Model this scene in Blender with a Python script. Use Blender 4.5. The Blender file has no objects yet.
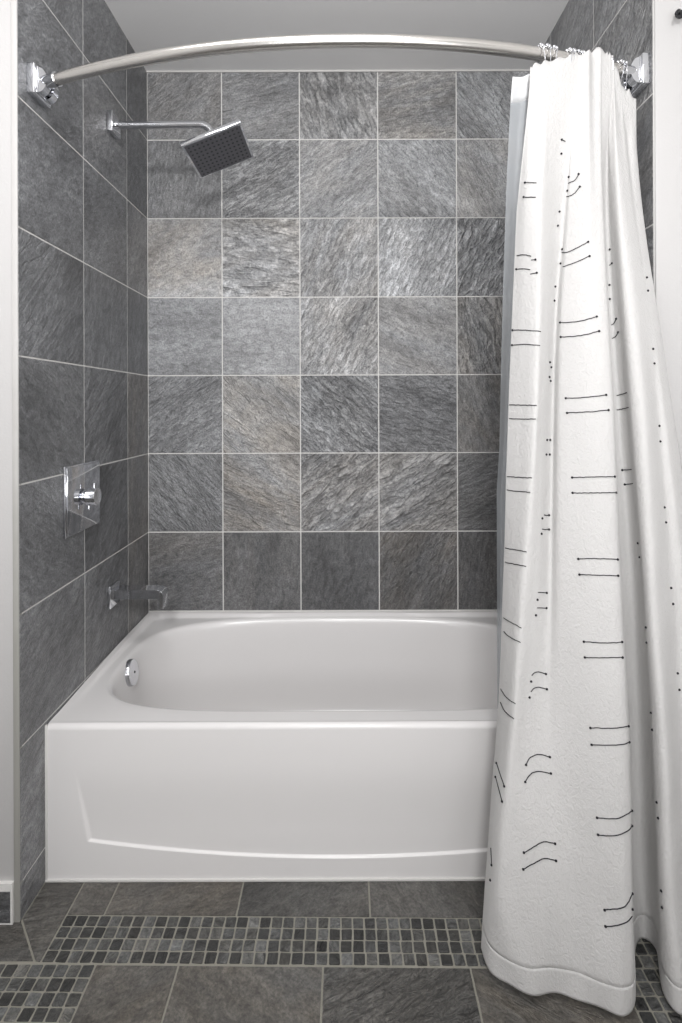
import bpy, bmesh, math, random
from mathutils import Vector, Matrix, Euler
from mathutils.bvhtree import BVHTree
from mathutils import noise as mnoise

PI = math.pi
R = math.radians
C = bpy.context.scene.collection
H = 1.217            # camera height above the floor
F = 535.5            # focal length in pixels of the 682 px wide frame
CX, CY = 345.0, 406.0  # vanishing point

# ------------------------------------------------------------------ camera
cam = bpy.data.cameras.new('camera')
cam.sensor_fit = 'HORIZONTAL'
cam.sensor_width = 36.0
cam.lens = F / 682 * 36
cam.shift_x = -(CX - 341) / 682
cam.shift_y = -(511.5 - CY) / 682
cam.clip_start = 0.02
camo = bpy.data.objects.new('camera', cam)
camo.location = (0, 0, H)
camo.rotation_euler = (Matrix.Rotation(R(90), 3, 'X') @ Matrix.Rotation(R(-0.2), 3, 'Z')).to_euler()
C.objects.link(camo)
bpy.context.scene.camera = camo

# ------------------------------------------------------------------ view, world, lamps
sc = bpy.context.scene
sc.view_settings.view_transform = 'Standard'
sc.view_settings.look = 'None'
sc.view_settings.gamma = 1.0
sc.view_settings.use_curve_mapping = False
sc.view_settings.exposure = 0.0

w = bpy.data.worlds.new('world')
sc.world = w
w.use_nodes = True
w.node_tree.nodes['Background'].inputs[0].default_value = (0.99, 0.99, 1.0, 1)
w.node_tree.nodes['Background'].inputs[1].default_value = 0.66


def area_lamp(name, loc, target, sx, sy, power, col=(1, 1, 1)):
    l = bpy.data.lights.new(name, 'AREA')
    l.shape = 'RECTANGLE'
    l.size, l.size_y = sx, sy
    l.energy = power
    l.color = col
    o = bpy.data.objects.new(name, l)
    o.location = loc
    d = Vector(target) - Vector(loc)
    o.rotation_euler = d.to_track_quat('-Z', 'Y').to_euler()
    C.objects.link(o)
    return o


# the vanity lamp behind the camera, and an added overhead fill for the tub
area_lamp('vanity_lamp', (0.0, -1.0, H + 0.95), (0.0, 2.0, H + 0.30), 0.34, 0.16, 28, (1, 0.99, 0.985))
area_lamp('overhead_fill', (-0.25, 0.72, H + 1.30), (-0.15, 1.25, 0.0), 0.9, 0.5, 11, (1, 0.995, 1.0))
# added fill lamp, unseen behind the camera, aimed up to brighten the ceiling
area_lamp('ceiling_fill', (0.15, -0.5, H - 0.1), (0.0, 0.8, H + 1.5), 1.2, 0.8, 21, (1, 0.995, 1.0))


# ------------------------------------------------------------------ helpers


def link_mesh(name, verts, faces, mats, parent=None, smooth=True, mi=None):
    me = bpy.data.meshes.new(name)
    me.from_pydata([tuple(v) for v in verts], [], faces)
    for m in (mats if isinstance(mats, (list, tuple)) else [mats]):
        me.materials.append(m)
    if mi:
        me.polygons.foreach_set('material_index', mi)
    if smooth:
        me.polygons.foreach_set('use_smooth', [True] * len(me.polygons))
    me.update()
    o = bpy.data.objects.new(name, me)
    C.objects.link(o)
    if parent:
        o.parent = parent
    return o


def link_bm(name, bm, mat, parent=None, smooth=True, angle=35):
    me = bpy.data.meshes.new(name)
    bmesh.ops.recalc_face_normals(bm, faces=bm.faces)
    if smooth:
        for f in bm.faces:
            f.smooth = True
        for e in bm.edges:
            if len(e.link_faces) == 2 and e.calc_face_angle(0) > R(angle):
                e.smooth = False
    bm.to_mesh(me)
    bm.free()
    me.materials.append(mat)
    o = bpy.data.objects.new(name, me)
    C.objects.link(o)
    if parent:
        o.parent = parent
    return o


def empty(name, loc, rot=(0, 0, 0)):
    o = bpy.data.objects.new(name, None)
    o.empty_display_size = 0.05
    o.location = loc
    o.rotation_euler = rot
    C.objects.link(o)
    return o


def tag(o, label=None, cat=None, group=None, kind=None):
    if label: o['label'] = label
    if cat: o['category'] = cat
    if group: o['group'] = group
    if kind: o['kind'] = kind
    return o


def bm_box(bm, lo, hi, bev=0.0, seg=2, mat=None):
    r = bmesh.ops.create_cube(bm, size=1)
    vs = r['verts']
    for v in vs:
        v.co = Vector([lo[i] + (v.co[i] + 0.5) * (hi[i] - lo[i]) for i in range(3)])
    if bev:
        es = list({e for v in vs for e in v.link_edges})
        rr = bmesh.ops.bevel(bm, geom=es, offset=bev, segments=seg, affect='EDGES', profile=0.5)
        vs = list({v for f in rr['faces'] for v in f.verts} | {v for v in vs if v.is_valid})
    if mat is not None:
        bmesh.ops.transform(bm, matrix=mat, verts=[v for v in vs if v.is_valid])
    return vs


def bm_tube(bm, pts, rad, seg=16, caps=True):
    """tube along a polyline; rad is a number or one per point"""
    pts = [Vector(p) for p in pts]
    n = len(pts)
    rads = rad if isinstance(rad, (list, tuple)) else [rad] * n
    rings = []
    t0 = (pts[1] - pts[0]).normalized()
    up = Vector((0, 0, 1)) if abs(t0.z) < 0.9 else Vector((0, 1, 0))
    nrm = (up - t0 * up.dot(t0)).normalized()
    for i, p in enumerate(pts):
        t = (pts[min(i + 1, n - 1)] - pts[max(i - 1, 0)]).normalized()
        nrm = (nrm - t * nrm.dot(t)).normalized()
        b = t.cross(nrm)
        rings.append([bm.verts.new(p + (nrm * math.cos(a) + b * math.sin(a)) * rads[i])
                      for a in [2 * PI * k / seg for k in range(seg)]])
    for a, b in zip(rings, rings[1:]):
        for k in range(seg):
            bm.faces.new((a[k], a[(k + 1) % seg], b[(k + 1) % seg], b[k]))
    if caps:
        bm.faces.new(rings[0][::-1])
        bm.faces.new(rings[-1])


def bm_lathe(bm, prof, mat, seg=32):
    """profile [(r, h)] turned about local Z then placed by mat"""
    rings = []
    for r, h in prof:
        if r < 1e-6:
            rings.append([bm.verts.new(mat @ Vector((0, 0, h)))])
        else:
            rings.append([bm.verts.new(mat @ Vector((r * math.cos(2 * PI * k / seg), r * math.sin(2 * PI * k / seg), h))) for k in range(seg)])
    for a, b in zip(rings, rings[1:]):
        for k in range(seg):
            k2 = (k + 1) % seg
            if len(a) == 1 and len(b) == 1: continue
            if len(a) == 1: bm.faces.new((a[0], b[k], b[k2]))
            elif len(b) == 1: bm.faces.new((a[k], a[k2], b[0]))
            else: bm.faces.new((a[k], a[k2], b[k2], b[k]))


def bm_ball(bm, c, r, sub=2):
    bmesh.ops.create_icosphere(bm, subdivisions=sub, radius=r, matrix=Matrix.Translation(c))


# ------------------------------------------------------------------ materials


def new_mat(name):
    m = bpy.data.materials.new(name)
    m.use_nodes = True
    nt = m.node_tree
    return m, nt, nt.nodes['Principled BSDF']


def simple(name, col, rough, metal=0.0, spec=0.5, bump=0.0, bscale=60, coat=0.0):
    m, nt, b = new_mat(name)
    b.inputs['Base Color'].default_value = (*col, 1)
    b.inputs['Roughness'].default_value = rough
    b.inputs['Metallic'].default_value = metal
    b.inputs['Specular IOR Level'].default_value = spec
    b.inputs['Coat Weight'].default_value = coat
    if bump:
        tc = nt.nodes.new('ShaderNodeTexCoord')
        nz = nt.nodes.new('ShaderNodeTexNoise')
        nz.inputs['Scale'].default_value = bscale
        nz.inputs['Detail'].default_value = 4
        bp = nt.nodes.new('ShaderNodeBump')
        bp.inputs['Strength'].default_value = bump
        bp.inputs['Distance'].default_value = 0.002
        nt.links.new(tc.outputs['Object'], nz.inputs['Vector'])
        nt.links.new(nz.outputs['Fac'], bp.inputs['Height'])
        nt.links.new(bp.outputs['Normal'], b.inputs['Normal'])
    return m


M = {}
M['paint'] = simple('white wall paint', (0.53, 0.522, 0.518), 0.6, bump=0.15, bscale=180)
M['ceiling'] = simple('ceiling paint', (0.90, 0.895, 0.89), 0.7, bump=0.1, bscale=150)
M['caulk'] = simple('white caulk', (0.72, 0.71, 0.69), 0.5, bump=0.4, bscale=200)
M['grout'] = simple('light grout', (0.74, 0.73, 0.71), 0.8, bump=0.5, bscale=400)
M['grout_floor'] = simple('floor grout', (0.30, 0.29, 0.25), 0.85, bump=0.5, bscale=400)
M['acrylic'] = simple('white tub acrylic', (0.81, 0.795, 0.79), 0.22, spec=0.5)
M['chrome'] = simple('polished chrome', (0.72, 0.73, 0.76), 0.08, metal=1.0)
M['nickel'] = simple('satin nickel', (0.72, 0.70, 0.67), 0.27, metal=1.0, bump=0.05, bscale=300)
def make_strip():
    m, nt, b = new_mat('tile edge strip')
    N, L = nt.nodes, nt.links
    tc = N.new('ShaderNodeTexCoord'); sx = N.new('ShaderNodeSeparateXYZ'); L.new(tc.outputs['Object'], sx.inputs[0])
    nz = N.new('ShaderNodeTexNoise'); nz.inputs['Scale'].default_value = 9; L.new(tc.outputs['Object'], nz.inputs['Vector'])
    ad = N.new('ShaderNodeMath'); ad.operation = 'MULTIPLY_ADD'; L.new(nz.outputs['Fac'], ad.inputs[0]); ad.inputs[1].default_value = .5; L.new(sx.outputs[2], ad.inputs[2])
    mr = N.new('ShaderNodeMapRange'); L.new(ad.outputs[0], mr.inputs[0]); mr.inputs[1].default_value = 0.95; mr.inputs[2].default_value = 1.6
    mx = N.new('ShaderNodeMix'); mx.data_type = 'RGBA'; L.new(mr.outputs[0], mx.inputs[0])
    mx.inputs[6].default_value = (.36, .355, .33, 1); mx.inputs[7].default_value = (.56, .55, .54, 1)
    L.new(mx.outputs[2], b.inputs['Base Color']); b.inputs['Roughness'].default_value = .6
    return m


M['strip'] = make_strip()
M['black'] = simple('black metal', (0.012, 0.012, 0.015), 0.4)
M['chrome_dark_reflection'] = simple('chrome with painted reflection', (0.16, 0.16, 0.175), 0.35, metal=0.8)  # chrome underside, the dark slate it mirrors put into its colour
M['nozzle'] = simple('dark grey rubber', (0.05, 0.05, 0.055), 0.5)
M['thread'] = simple('charcoal thread', (0.018, 0.018, 0.022), 0.9)


def slate(name, dark, light, warm, bump_dist, rough=0.5, spec=0.5, gain=1.0):
    """cleft slate; UV = metres in the tile's own bedding frame;
    attribute tone = (brightness, warmth, cleft strength, terraces)"""
    m, nt, b = new_mat(name)
    N, L = nt.nodes, nt.links
    uv = N.new('ShaderNodeUVMap'); uv.uv_map = 'bed'
    at = N.new('ShaderNodeVertexColor'); at.layer_name = 'tone'
    sp = N.new('ShaderNodeSeparateColor'); L.new(at.outputs['Color'], sp.inputs[0])

    def math_(op, a, b_=None, c=None):
        n = N.new('ShaderNodeMath'); n.operation = op
        for i, v in enumerate((a, b_, c)):
            if v is None: continue
            if isinstance(v, (int, float)): n.inputs[i].default_value = v
            else: L.new(v, n.inputs[i])
        return n.outputs[0]

    def noise_(sx, sy, scale, detail, rough_, dist=0.0, off=(0, 0, 0)):
        mp = N.new('ShaderNodeMapping')
        mp.inputs['Scale'].default_value = (sx, sy, 1)
        mp.inputs['Location'].default_value = off
        L.new(uv.outputs[0], mp.inputs['Vector'])
        n = N.new('ShaderNodeTexNoise')
        n.inputs['Scale'].default_value = scale
        n.inputs['Detail'].default_value = detail
        n.inputs['Roughness'].default_value = rough_
        n.inputs['Distortion'].default_value = dist
        L.new(mp.outputs[0], n.inputs['Vector'])
        return n.outputs['Fac']

    def ramp(fac, *stops):
        r = N.new('ShaderNodeValToRGB')
        els = r.color_ramp.elements
        while len(els) < len(stops): els.new(0.5)
        for e, (p, c) in zip(els, stops):
            e.position = p; e.color = (c, c, c, 1)
        L.new(fac, r.inputs[0])
        return r.outputs[0]

    ridge = noise_(24, 74, 1, 3, 0.6, 0.7)                     # cleft ridges along the bedding
    ridge = ramp(ridge, (0.30, 0.0), (0.47, 0.45), (0.55, 0.8), (0.72, 1.0))
    grain = noise_(1, 1, 330, 3, 0.6, 0, (3, 1, 0))
    broad = noise_(3.2, 13, 1, 5, 0.6, 0.6, (7, 2, 0))
    terr = ramp(broad, (0.40, 0.0), (0.44, 0.33), (0.50, 0.36), (0.53, 0.7), (0.60, 0.74), (0.63, 1.0))
    patch = noise_(2.2, 5, 1, 4, 0.6, 0.4, (1, 9, 0))
    mottled = noise_(1, 1, 150, 5, 0.7, 0, (5, 5, 0))
    blotch = noise_(1, 1.6, 34, 4, 0.65, 0.5, (8, 3, 0))
    # height
    h1 = math_('MULTIPLY', ridge, math_('POWER', sp.outputs[2], 1.6))
    h2 = math_('MULTIPLY', grain, 0.10)
    alpha = at.outputs['Alpha']
    h3 = math_('MULTIPLY', terr, math_('MULTIPLY', alpha, 1.3))
    h4 = math_('MULTIPLY', mottled, math_('MULTIPLY_ADD', sp.outputs[2], 0.30, 0.04))
    h5 = math_('MULTIPLY', blotch, math_('MULTIPLY_ADD', sp.outputs[2], 0.5, 0.12))
    hh = math_('ADD', math_('ADD', h1, h2), math_('ADD', math_('ADD', h3, h5), h4))
    bp = N.new('ShaderNodeBump')
    bp.inputs['Distance'].default_value = bump_dist
    bp.inputs['Strength'].default_value = 1.0
    L.new(hh, bp.inputs['Height'])
    L.new(bp.outputs['Normal'], b.inputs['Normal'])
    # colour
    v = math_('MULTIPLY_ADD', patch, 2.0, 0.0)
    v2 = math_('MULTIPLY_ADD', mottled, 2.4, -0.20)
    v3 = math_('MULTIPLY_ADD', math_('SUBTRACT', ridge, 0.5), math_('MULTIPLY', math_('POWER', sp.outputs[2], 1.5), 0.6), 1.0)  # ridges lighter, hollows darker: relief shading put into the colour
    tb = math_('MULTIPLY_ADD', math_('SUBTRACT', terr, 0.5), math_('MULTIPLY', alpha, 0.45), 1.0)
    v = math_('MULTIPLY', math_('MULTIPLY', v, tb), math_('MULTIPLY_ADD', blotch, 2.0, 0.0))
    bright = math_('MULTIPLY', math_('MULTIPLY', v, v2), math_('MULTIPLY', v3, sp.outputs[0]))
    mx = N.new('ShaderNodeMix'); mx.data_type = 'RGBA'
    mx.inputs[6].default_value = (*dark, 1); mx.inputs[7].default_value = (*light, 1)
    L.new(ramp(mottled, (0.35, 0), (0.65, 1)), mx.inputs[0])
    wm = N.new('ShaderNodeMix'); wm.data_type = 'RGBA'
    L.new(mx.outputs[2], wm.inputs[6]); wm.inputs[7].default_value = (*warm, 1)
    wf = ramp(noise_(2.4, 6, 1, 5, 0.65, 0.8, (2, 4, 0)), (0.38, 0.15), (0.62, 1.0))
    L.new(math_('MULTIPLY', wf, sp.outputs[1]), wm.inputs[0])
    sc_ = N.new('ShaderNodeVectorMath'); sc_.operation = 'SCALE'
    L.new(wm.outputs[2], sc_.inputs[0]); L.new(math_('MULTIPLY', bright, gain), sc_.inputs['Scale'])
    L.new(sc_.outputs[0], b.inputs['Base Color'])
    rr = math_('MULTIPLY_ADD', mottled, 0.25, rough - 0.12)
    L.new(rr, b.inputs['Roughness'])
    b.inputs['Specular IOR Level'].default_value = spec
    return m


M['slate'] = slate('grey cleft slate', (0.94, 0.97, 1.03), (0.99, 1.0, 1.02), (1.09, 0.97, 0.83), 0.0100, 0.34, 0.8, 1.2)
M['slate_floor'] = slate('brown grey slate', (0.98, 0.98, 0.96), (1.0, 0.97, 0.91), (1.1, 0.96, 0.78), 0.0075, 0.48, 0.5, 0.95)
M['mosaic'] = slate('tumbled slate mosaic', (0.95, 1.0, 1.02), (1.0, 1.0, 0.97), (1.1, 1.0, 0.8), 0.0040, 0.5, 0.5, 0.85)


def make_fabric():
    m, nt, b = new_mat('white crinkled cotton')
    N, L = nt.nodes, nt.links
    b.inputs['Base Color'].default_value = (0.755, 0.748, 0.74, 1)
    b.inputs['Roughness'].default_value = 0.9
    b.inputs['Specular IOR Level'].default_value = 0.15
    b.inputs['Sheen Weight'].default_value = 0.15
    tc = N.new('ShaderNodeTexCoord')

    def nz(scale, detail, dist, sx=1, sy=1, sz=1):
        mp = N.new('ShaderNodeMapping'); mp.inputs['Scale'].default_value = (sx, sy, sz)
        L.new(tc.outputs['Object'], mp.inputs[0])
        n = N.new('ShaderNodeTexNoise'); n.inputs['Scale'].default_value = scale
        n.inputs['Detail'].default_value = detail; n.inputs['Distortion'].default_value = dist
        L.new(mp.outputs[0], n.inputs['Vector'])
        return n.outputs['Fac']
    a = nz(105, 4, 1.4, 1, 1, 0.7); c = nz(320, 2, 0)
    ad = N.new('ShaderNodeMath'); ad.operation = 'MULTIPLY_ADD'
    L.new(c, ad.inputs[0]); ad.inputs[1].default_value = 0.25; L.new(a, ad.inputs[2])
    bp = N.new('ShaderNodeBump'); bp.inputs['Distance'].default_value = 0.0022; bp.inputs['Strength'].default_value = 1.0
    L.new(ad.outputs[0], bp.inputs['Height']); L.new(bp.outputs[0], b.inputs['Normal'])
    tr = N.new('ShaderNodeBsdfTranslucent'); tr.inputs[0].default_value = (0.80, 0.79, 0.77, 1)
    mix = N.new('ShaderNodeMixShader'); mix.inputs[0].default_value = 0.22
    L.new(b.outputs[0], mix.inputs[1]); L.new(tr.outputs[0], mix.inputs[2])
    L.new(mix.outputs[0], N['Material Output'].inputs[0])
    return m


M['cotton'] = make_fabric()


def make_liner():
    m, nt, b = new_mat('frosted plastic liner')
    N, L = nt.nodes, nt.links
    b.inputs['Base Color'].default_value = (0.70, 0.73, 0.76, 1)
    b.inputs['Roughness'].default_value = 0.35
    tp = N.new('ShaderNodeBsdfTransparent'); tp.inputs[0].default_value = (0.88, 0.9, 0.92, 1)
    mix = N.new('ShaderNodeMixShader'); mix.inputs[0].default_value = 0.5
    L.new(tp.outputs[0], mix.inputs[1]); L.new(b.outputs[0], mix.inputs[2])
    L.new(mix.outputs[0], N['Material Output'].inputs[0])
    return m


M['liner'] = make_liner()
M['liner_hem'] = simple('white plastic band', (0.78, 0.79, 0.80), 0.4)

# ------------------------------------------------------------------ tiled surfaces


class TileSheet:
    """one mesh: a grout bed and every tile of one wall or floor pressed into it"""

    def __init__(s, origin, U, V, N_):
        s.o, s.U, s.V, s.N = Vector(origin), Vector(U), Vector(V), Vector(N_)
        s.v, s.f, s.mi, s.uv, s.col = [], [], [], [], []

    def P(s, u, v, n):
        return s.o + s.U * u + s.V * v + s.N * n

    def face(s, idx, mi, uvs=None, col=(1, 0, 0, 0)):
        s.f.append(idx); s.mi.append(mi)
        for k in range(len(idx)):
            s.uv.append(uvs[k] if uvs else (0, 0)); s.col.append(col)

    def bed(s, u0, v0, u1, v1, thick=0.012):
        b = len(s.v)
        for n in (0, -thick):
            for (u, v) in ((u0, v0), (u1, v0), (u1, v1), (u0, v1)):
                s.v.append(s.P(u, v, n))
        for q in ((0, 1, 2, 3), (7, 6, 5, 4), (0, 4, 5, 1), (1, 5, 6, 2), (2, 6, 7, 3), (3, 7, 4, 0)):
            s.face([b + i for i in q], 0)

    def tile(s, pts, tone, ang, mi=1, h=0.0010, cham=0.0008, gap=0.0042, seed=None, wob=0.0, rnd=random, uvs=1.0):
        # pts counter-clockwise in (u,v); shrink by half the gap, then chamfer
        n = len(pts)
        cu = sum(p[0] for p in pts) / n; cv = sum(p[1] for p in pts) / n

        def inset(poly, d):
            out = []
            for i in range(n):
                p0, p1, p2 = Vector(poly[i - 1]), Vector(poly[i]), Vector(poly[(i + 1) % n])
                e1, e2 = (p1 - p0).normalized(), (p2 - p1).normalized()
                n1, n2 = Vector((-e1.y, e1.x)), Vector((-e2.y, e2.x))
                den = 1 + n1.dot(n2)
                out.append(tuple(p1 + (n1 + n2) * (d / max(den, 0.3))))
            return out
        a = inset(pts, gap / 2)
        if wob: a = [(x + rnd.uniform(-wob, wob), y + rnd.uniform(-wob, wob)) for x, y in a]
        c = inset(a, cham)
        if seed is None: seed = (rnd.uniform(-40, 40), rnd.uniform(-40, 40))
        ca, sa = math.cos(R(ang)), math.sin(R(ang))

        def uvf(p):
            x, y = (p[0] - cu) * uvs, (p[1] - cv) * uvs
            return (x * ca + y * sa + seed[0], -x * sa + y * ca + seed[1])
        b = len(s.v)
        for q, hh in ((a, -0.001), (a, h - cham * 0.7), (c, h)):
            for p in q: s.v.append(s.P(p[0], p[1], hh))
        s.face([b + 2 * n + i for i in range(n)], mi, [uvf(p) for p in c], tone)
        for lo, hi, pl, ph in ((0, n, a, a), (n, 2 * n, a, c)):
            for i in range(n):
                j = (i + 1) % n
                s.face([b + lo + i, b + lo + j, b + hi + j, b + hi + i], mi,
                       [uvf(pl[i]), uvf(pl[j]), uvf(ph[j]), uvf(ph[i])], tone)

    def build(s, name, mats, parent=None):
        o = link_mesh(name, s.v, s.f, mats, parent, smooth=False, mi=s.mi)
        me = o.data
        ul = me.uv_layers.new(name='bed')
        ul.data.foreach_set('uv', [c for uv in s.uv for c in uv])
        cl = me.color_attributes.new('tone', 'FLOAT_COLOR', 'CORNER')
        cl.data.foreach_set('color', [c for k in s.col for c in k])
        return o


XL, XR, YB, YF = -0.7725, 0.731, 2.10, 1.265     # alcove faces
ZC = H + 1.314                                    # ceiling
ZL = [H + z for z in (-1.128, -0.808, -0.492, -0.184, 0.1216, 0.4275, 0.737, 1.045)]
ZR = [0.0] + ZL + [ZC]                            # row limits, floor to ceiling
rs = random.Random(11)

# back wall: tone = (brightness, warmth, cleft, terraces), bedding angle; top row first, left column first
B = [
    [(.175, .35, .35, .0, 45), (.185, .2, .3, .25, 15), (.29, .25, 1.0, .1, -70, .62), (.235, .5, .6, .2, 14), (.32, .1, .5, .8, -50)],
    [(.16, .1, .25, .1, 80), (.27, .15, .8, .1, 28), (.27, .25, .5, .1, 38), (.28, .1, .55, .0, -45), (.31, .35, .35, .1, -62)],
    [(.29, .6, .25, .1, 22), (.34, .45, .9, .9, -6, .6), (.38, .35, .75, .0, 62), (.37, .1, .8, .1, 62), (.30, .1, 1.1, .1, 60, .75)],  # this row and the next: lamp sheen put into the cleft tiles' brightness
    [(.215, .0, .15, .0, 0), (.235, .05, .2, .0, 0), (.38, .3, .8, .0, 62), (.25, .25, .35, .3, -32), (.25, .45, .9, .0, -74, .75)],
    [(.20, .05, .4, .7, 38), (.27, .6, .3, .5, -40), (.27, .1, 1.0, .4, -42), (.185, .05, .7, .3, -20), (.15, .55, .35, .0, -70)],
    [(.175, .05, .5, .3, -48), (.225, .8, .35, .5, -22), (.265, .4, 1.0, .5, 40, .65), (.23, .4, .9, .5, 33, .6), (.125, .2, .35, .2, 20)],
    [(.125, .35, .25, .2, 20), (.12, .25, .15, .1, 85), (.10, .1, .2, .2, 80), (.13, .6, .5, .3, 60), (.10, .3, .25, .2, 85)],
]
XB = [XL, -0.480, -0.175, 0.132, 0.440, XR]
bw = TileSheet((0, YB, 0), (1, 0, 0), (0, 0, 1), (0, -1, 0))
bw.bed(XL - 0.03, 0.0, XR + 0.03, ZC, 0.03)
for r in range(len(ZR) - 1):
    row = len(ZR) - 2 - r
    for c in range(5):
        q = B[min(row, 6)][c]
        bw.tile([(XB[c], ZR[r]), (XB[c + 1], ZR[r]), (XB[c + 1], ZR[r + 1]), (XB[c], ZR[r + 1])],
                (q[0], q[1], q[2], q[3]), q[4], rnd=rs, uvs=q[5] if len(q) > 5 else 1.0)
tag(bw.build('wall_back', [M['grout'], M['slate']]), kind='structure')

# left wall, seen from the alcove: u runs away from the camera
YLN = [YF, 1.585, 1.902, YB]
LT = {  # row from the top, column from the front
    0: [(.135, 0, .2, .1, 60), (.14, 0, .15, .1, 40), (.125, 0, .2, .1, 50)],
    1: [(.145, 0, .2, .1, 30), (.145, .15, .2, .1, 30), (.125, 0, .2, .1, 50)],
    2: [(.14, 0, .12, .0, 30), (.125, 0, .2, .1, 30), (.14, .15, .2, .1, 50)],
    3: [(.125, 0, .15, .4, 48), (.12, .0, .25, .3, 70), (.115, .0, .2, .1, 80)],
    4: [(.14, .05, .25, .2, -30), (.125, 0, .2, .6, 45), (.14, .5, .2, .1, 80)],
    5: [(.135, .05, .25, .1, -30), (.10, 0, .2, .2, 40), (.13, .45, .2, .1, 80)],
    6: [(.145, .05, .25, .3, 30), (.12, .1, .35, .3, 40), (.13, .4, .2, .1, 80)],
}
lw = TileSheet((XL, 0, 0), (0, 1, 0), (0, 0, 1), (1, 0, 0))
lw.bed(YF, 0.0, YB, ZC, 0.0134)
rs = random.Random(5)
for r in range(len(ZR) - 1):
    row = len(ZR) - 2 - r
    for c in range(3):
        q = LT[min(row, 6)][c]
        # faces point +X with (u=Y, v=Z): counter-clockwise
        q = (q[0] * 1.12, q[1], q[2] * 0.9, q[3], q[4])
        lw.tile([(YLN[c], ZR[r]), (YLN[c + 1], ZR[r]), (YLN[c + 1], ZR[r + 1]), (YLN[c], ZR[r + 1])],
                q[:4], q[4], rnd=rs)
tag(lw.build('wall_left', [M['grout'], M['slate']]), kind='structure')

rw = TileSheet((XR, 0, 0), (0, -1, 0), (0, 0, 1), (-1, 0, 0))
rw.bed(-YB, 0.0, -YF, ZC, 0.03)
YRN = [YF, 1.565, 1.89, YB]
for r in range(len(ZR) - 1):
    for c in range(3):
        tone = (rs.uniform(.16, .2), rs.uniform(0, .3), .4, .3)
        ang = rs.uniform(-60, 60)
        if r == len(ZR) - 3 and c == 0: tone, ang = (.22, .2, .7, .35), 48
        if r == len(ZR) - 2: tone = (.22, .1, .4, .3)
        a, b = -YRN[c + 1], -YRN[c]
        rw.tile([(a, ZR[r]), (b, ZR[r]), (b, ZR[r + 1]), (a, ZR[r + 1])], tone, ang, rnd=rs)
tag(rw.build('wall_right', [M['grout'], M['slate']]), kind='structure')

# floor: the tile lines run 0.7 degrees off the tub
SK = 0.0118


def fy(x, y): return y - SK * (x + 0.2)


fl = TileSheet((0, 0, 0), (1, 0, 0), (0, 1, 0), (0, 0, 1))
fl.o = Vector((0, 0, -0.0025))
b0 = len(fl.v)
fl.bed(-1.30, -2.0, 1.30, YB + 0.03, 0.03)
rs = random.Random(3)


def ftile(x0, y0, x1, y1, tone=None, ang=None):
    tone = tone or (rs.uniform(.095, .13), rs.uniform(.3, .8), rs.uniform(.2, .7), rs.uniform(0, .4))
    fl.tile([(x0, fy(x0, y0)), (x1, fy(x1, y0)), (x1, fy(x1, y1)), (x0, fy(x0, y1))], tone,
            rs.uniform(-60, 60) if ang is None else ang, gap=0.0045, h=0.0025, rnd=rs)


def mosaic(x0, x1, ytop, rows, pitch=0.0274):
    n = int(round((x1 - x0) / pitch)); p = (x1 - x0) / n
    for r_ in range(rows):
        off = rs.uniform(-.002, .002)
        for k in range(n):
            a, b = x0 + k * p, x0 + (k + 1) * p
            if 0 < k: a += off
            if k < n - 1: b += off
            y1, y0 = ytop - r_ * pitch, ytop - (r_ + 1) * pitch
            g = rs.random()
            br = 0.035 + 0.13 * g ** 1.6
            tone = (br, rs.uniform(0, .5), rs.uniform(.2, 1.2), rs.uniform(0, .8))
            c = 0.0028
            q = [(a + c, y0), (b - c, y0), (b, y0 + c), (b, y1 - c), (b - c, y1), (a + c, y1), (a, y1 - c), (a, y0 + c)]
            fl.tile([(x, fy(x, y)) for x, y in q], tone, rs.uniform(0, 180), mi=2, gap=0.0042, h=0.0025, cham=0.0012, wob=0.0007, rnd=rs)


YM1, YM0 = 1.278, 1.168      # upper mosaic band
# strip along the tub
xs = [-0.672, -0.582, -0.264, 0.056, 0.376, XR]
tn = [(.115, .6, .3, .1), (.105, .7, .4, .2), (.10, .25, .35, .2), (.10, .3, .35, .1), (.1, .3, .4, .1)]
an = [0, 20, 30, -60, 30]
for a, b, t, g in zip(xs, xs[1:], tn, an): ftile(a, YM1, b, YB, t, g)
fl.tile([(XL, 1.272), (-0.686, 1.176), (-0.672, fy(-.672, YM0)), (-0.672, YB), (XL, YB)][::1], (.105, .5, .35, .3), 12, gap=0.0045, h=0.0025, rnd=rs)
fl.tile([(-1.30, 1.176), (-0.686, 1.176), (XL, 1.272), (-1.30, 1.272)], (.095, .6, .35, .1), 0, gap=0.0045, h=0.0025, rnd=rs)
mosaic(-0.672, 1.30, YM1, 4)
mosaic(-1.30, -0.548, YM0 - 0.002, 4, 0.0278)
mosaic(0.582, 1.30, YM0, 4)
xs = [-0.548, -0.367, -0.052, 0.267, 0.582]
tn = [(.105, .8, .25, .1), (.105, .75, .25, .1), (.10, .25, .9, .8), (.10, .8, .35, .2)]
for (a, b, t) in zip(xs, xs[1:], tn): ftile(a, 0.845, b, YM0 - .002, t, rs.choice((30, -30, 45)))
for k, (a, b) in enumerate(((-1.3, -.867), (-.867, -.548))): ftile(a, .845, b, YM0 - .115)
for a, b in ((.582, .9), (.9, 1.3)): ftile(a, .845, b, YM0 - .112)
for j in range(9):
    y1 = .845 - j * .3175
    x = -1.3 - (0.16 if j % 2 else 0)
    while x < 1.3:
        ftile(max(x, -1.3), max(y1 - .3175, -2.0), min(x + .3175, 1.3), y1); x += .3175
tag(fl.build('floor', [M['grout_floor'], M['slate_floor'], M['mosaic']]), kind='structure')


def struct_box(name, lo, hi, mat, bev=0.0):
    bm = bmesh.new(); bm_box(bm, lo, hi, bev)
    return tag(link_bm(name, bm, mat), kind='structure')


struct_box('ceiling', (-1.32, -2.0, ZC), (1.32, YB + 0.03, ZC + 0.05), M['ceiling'])
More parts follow.
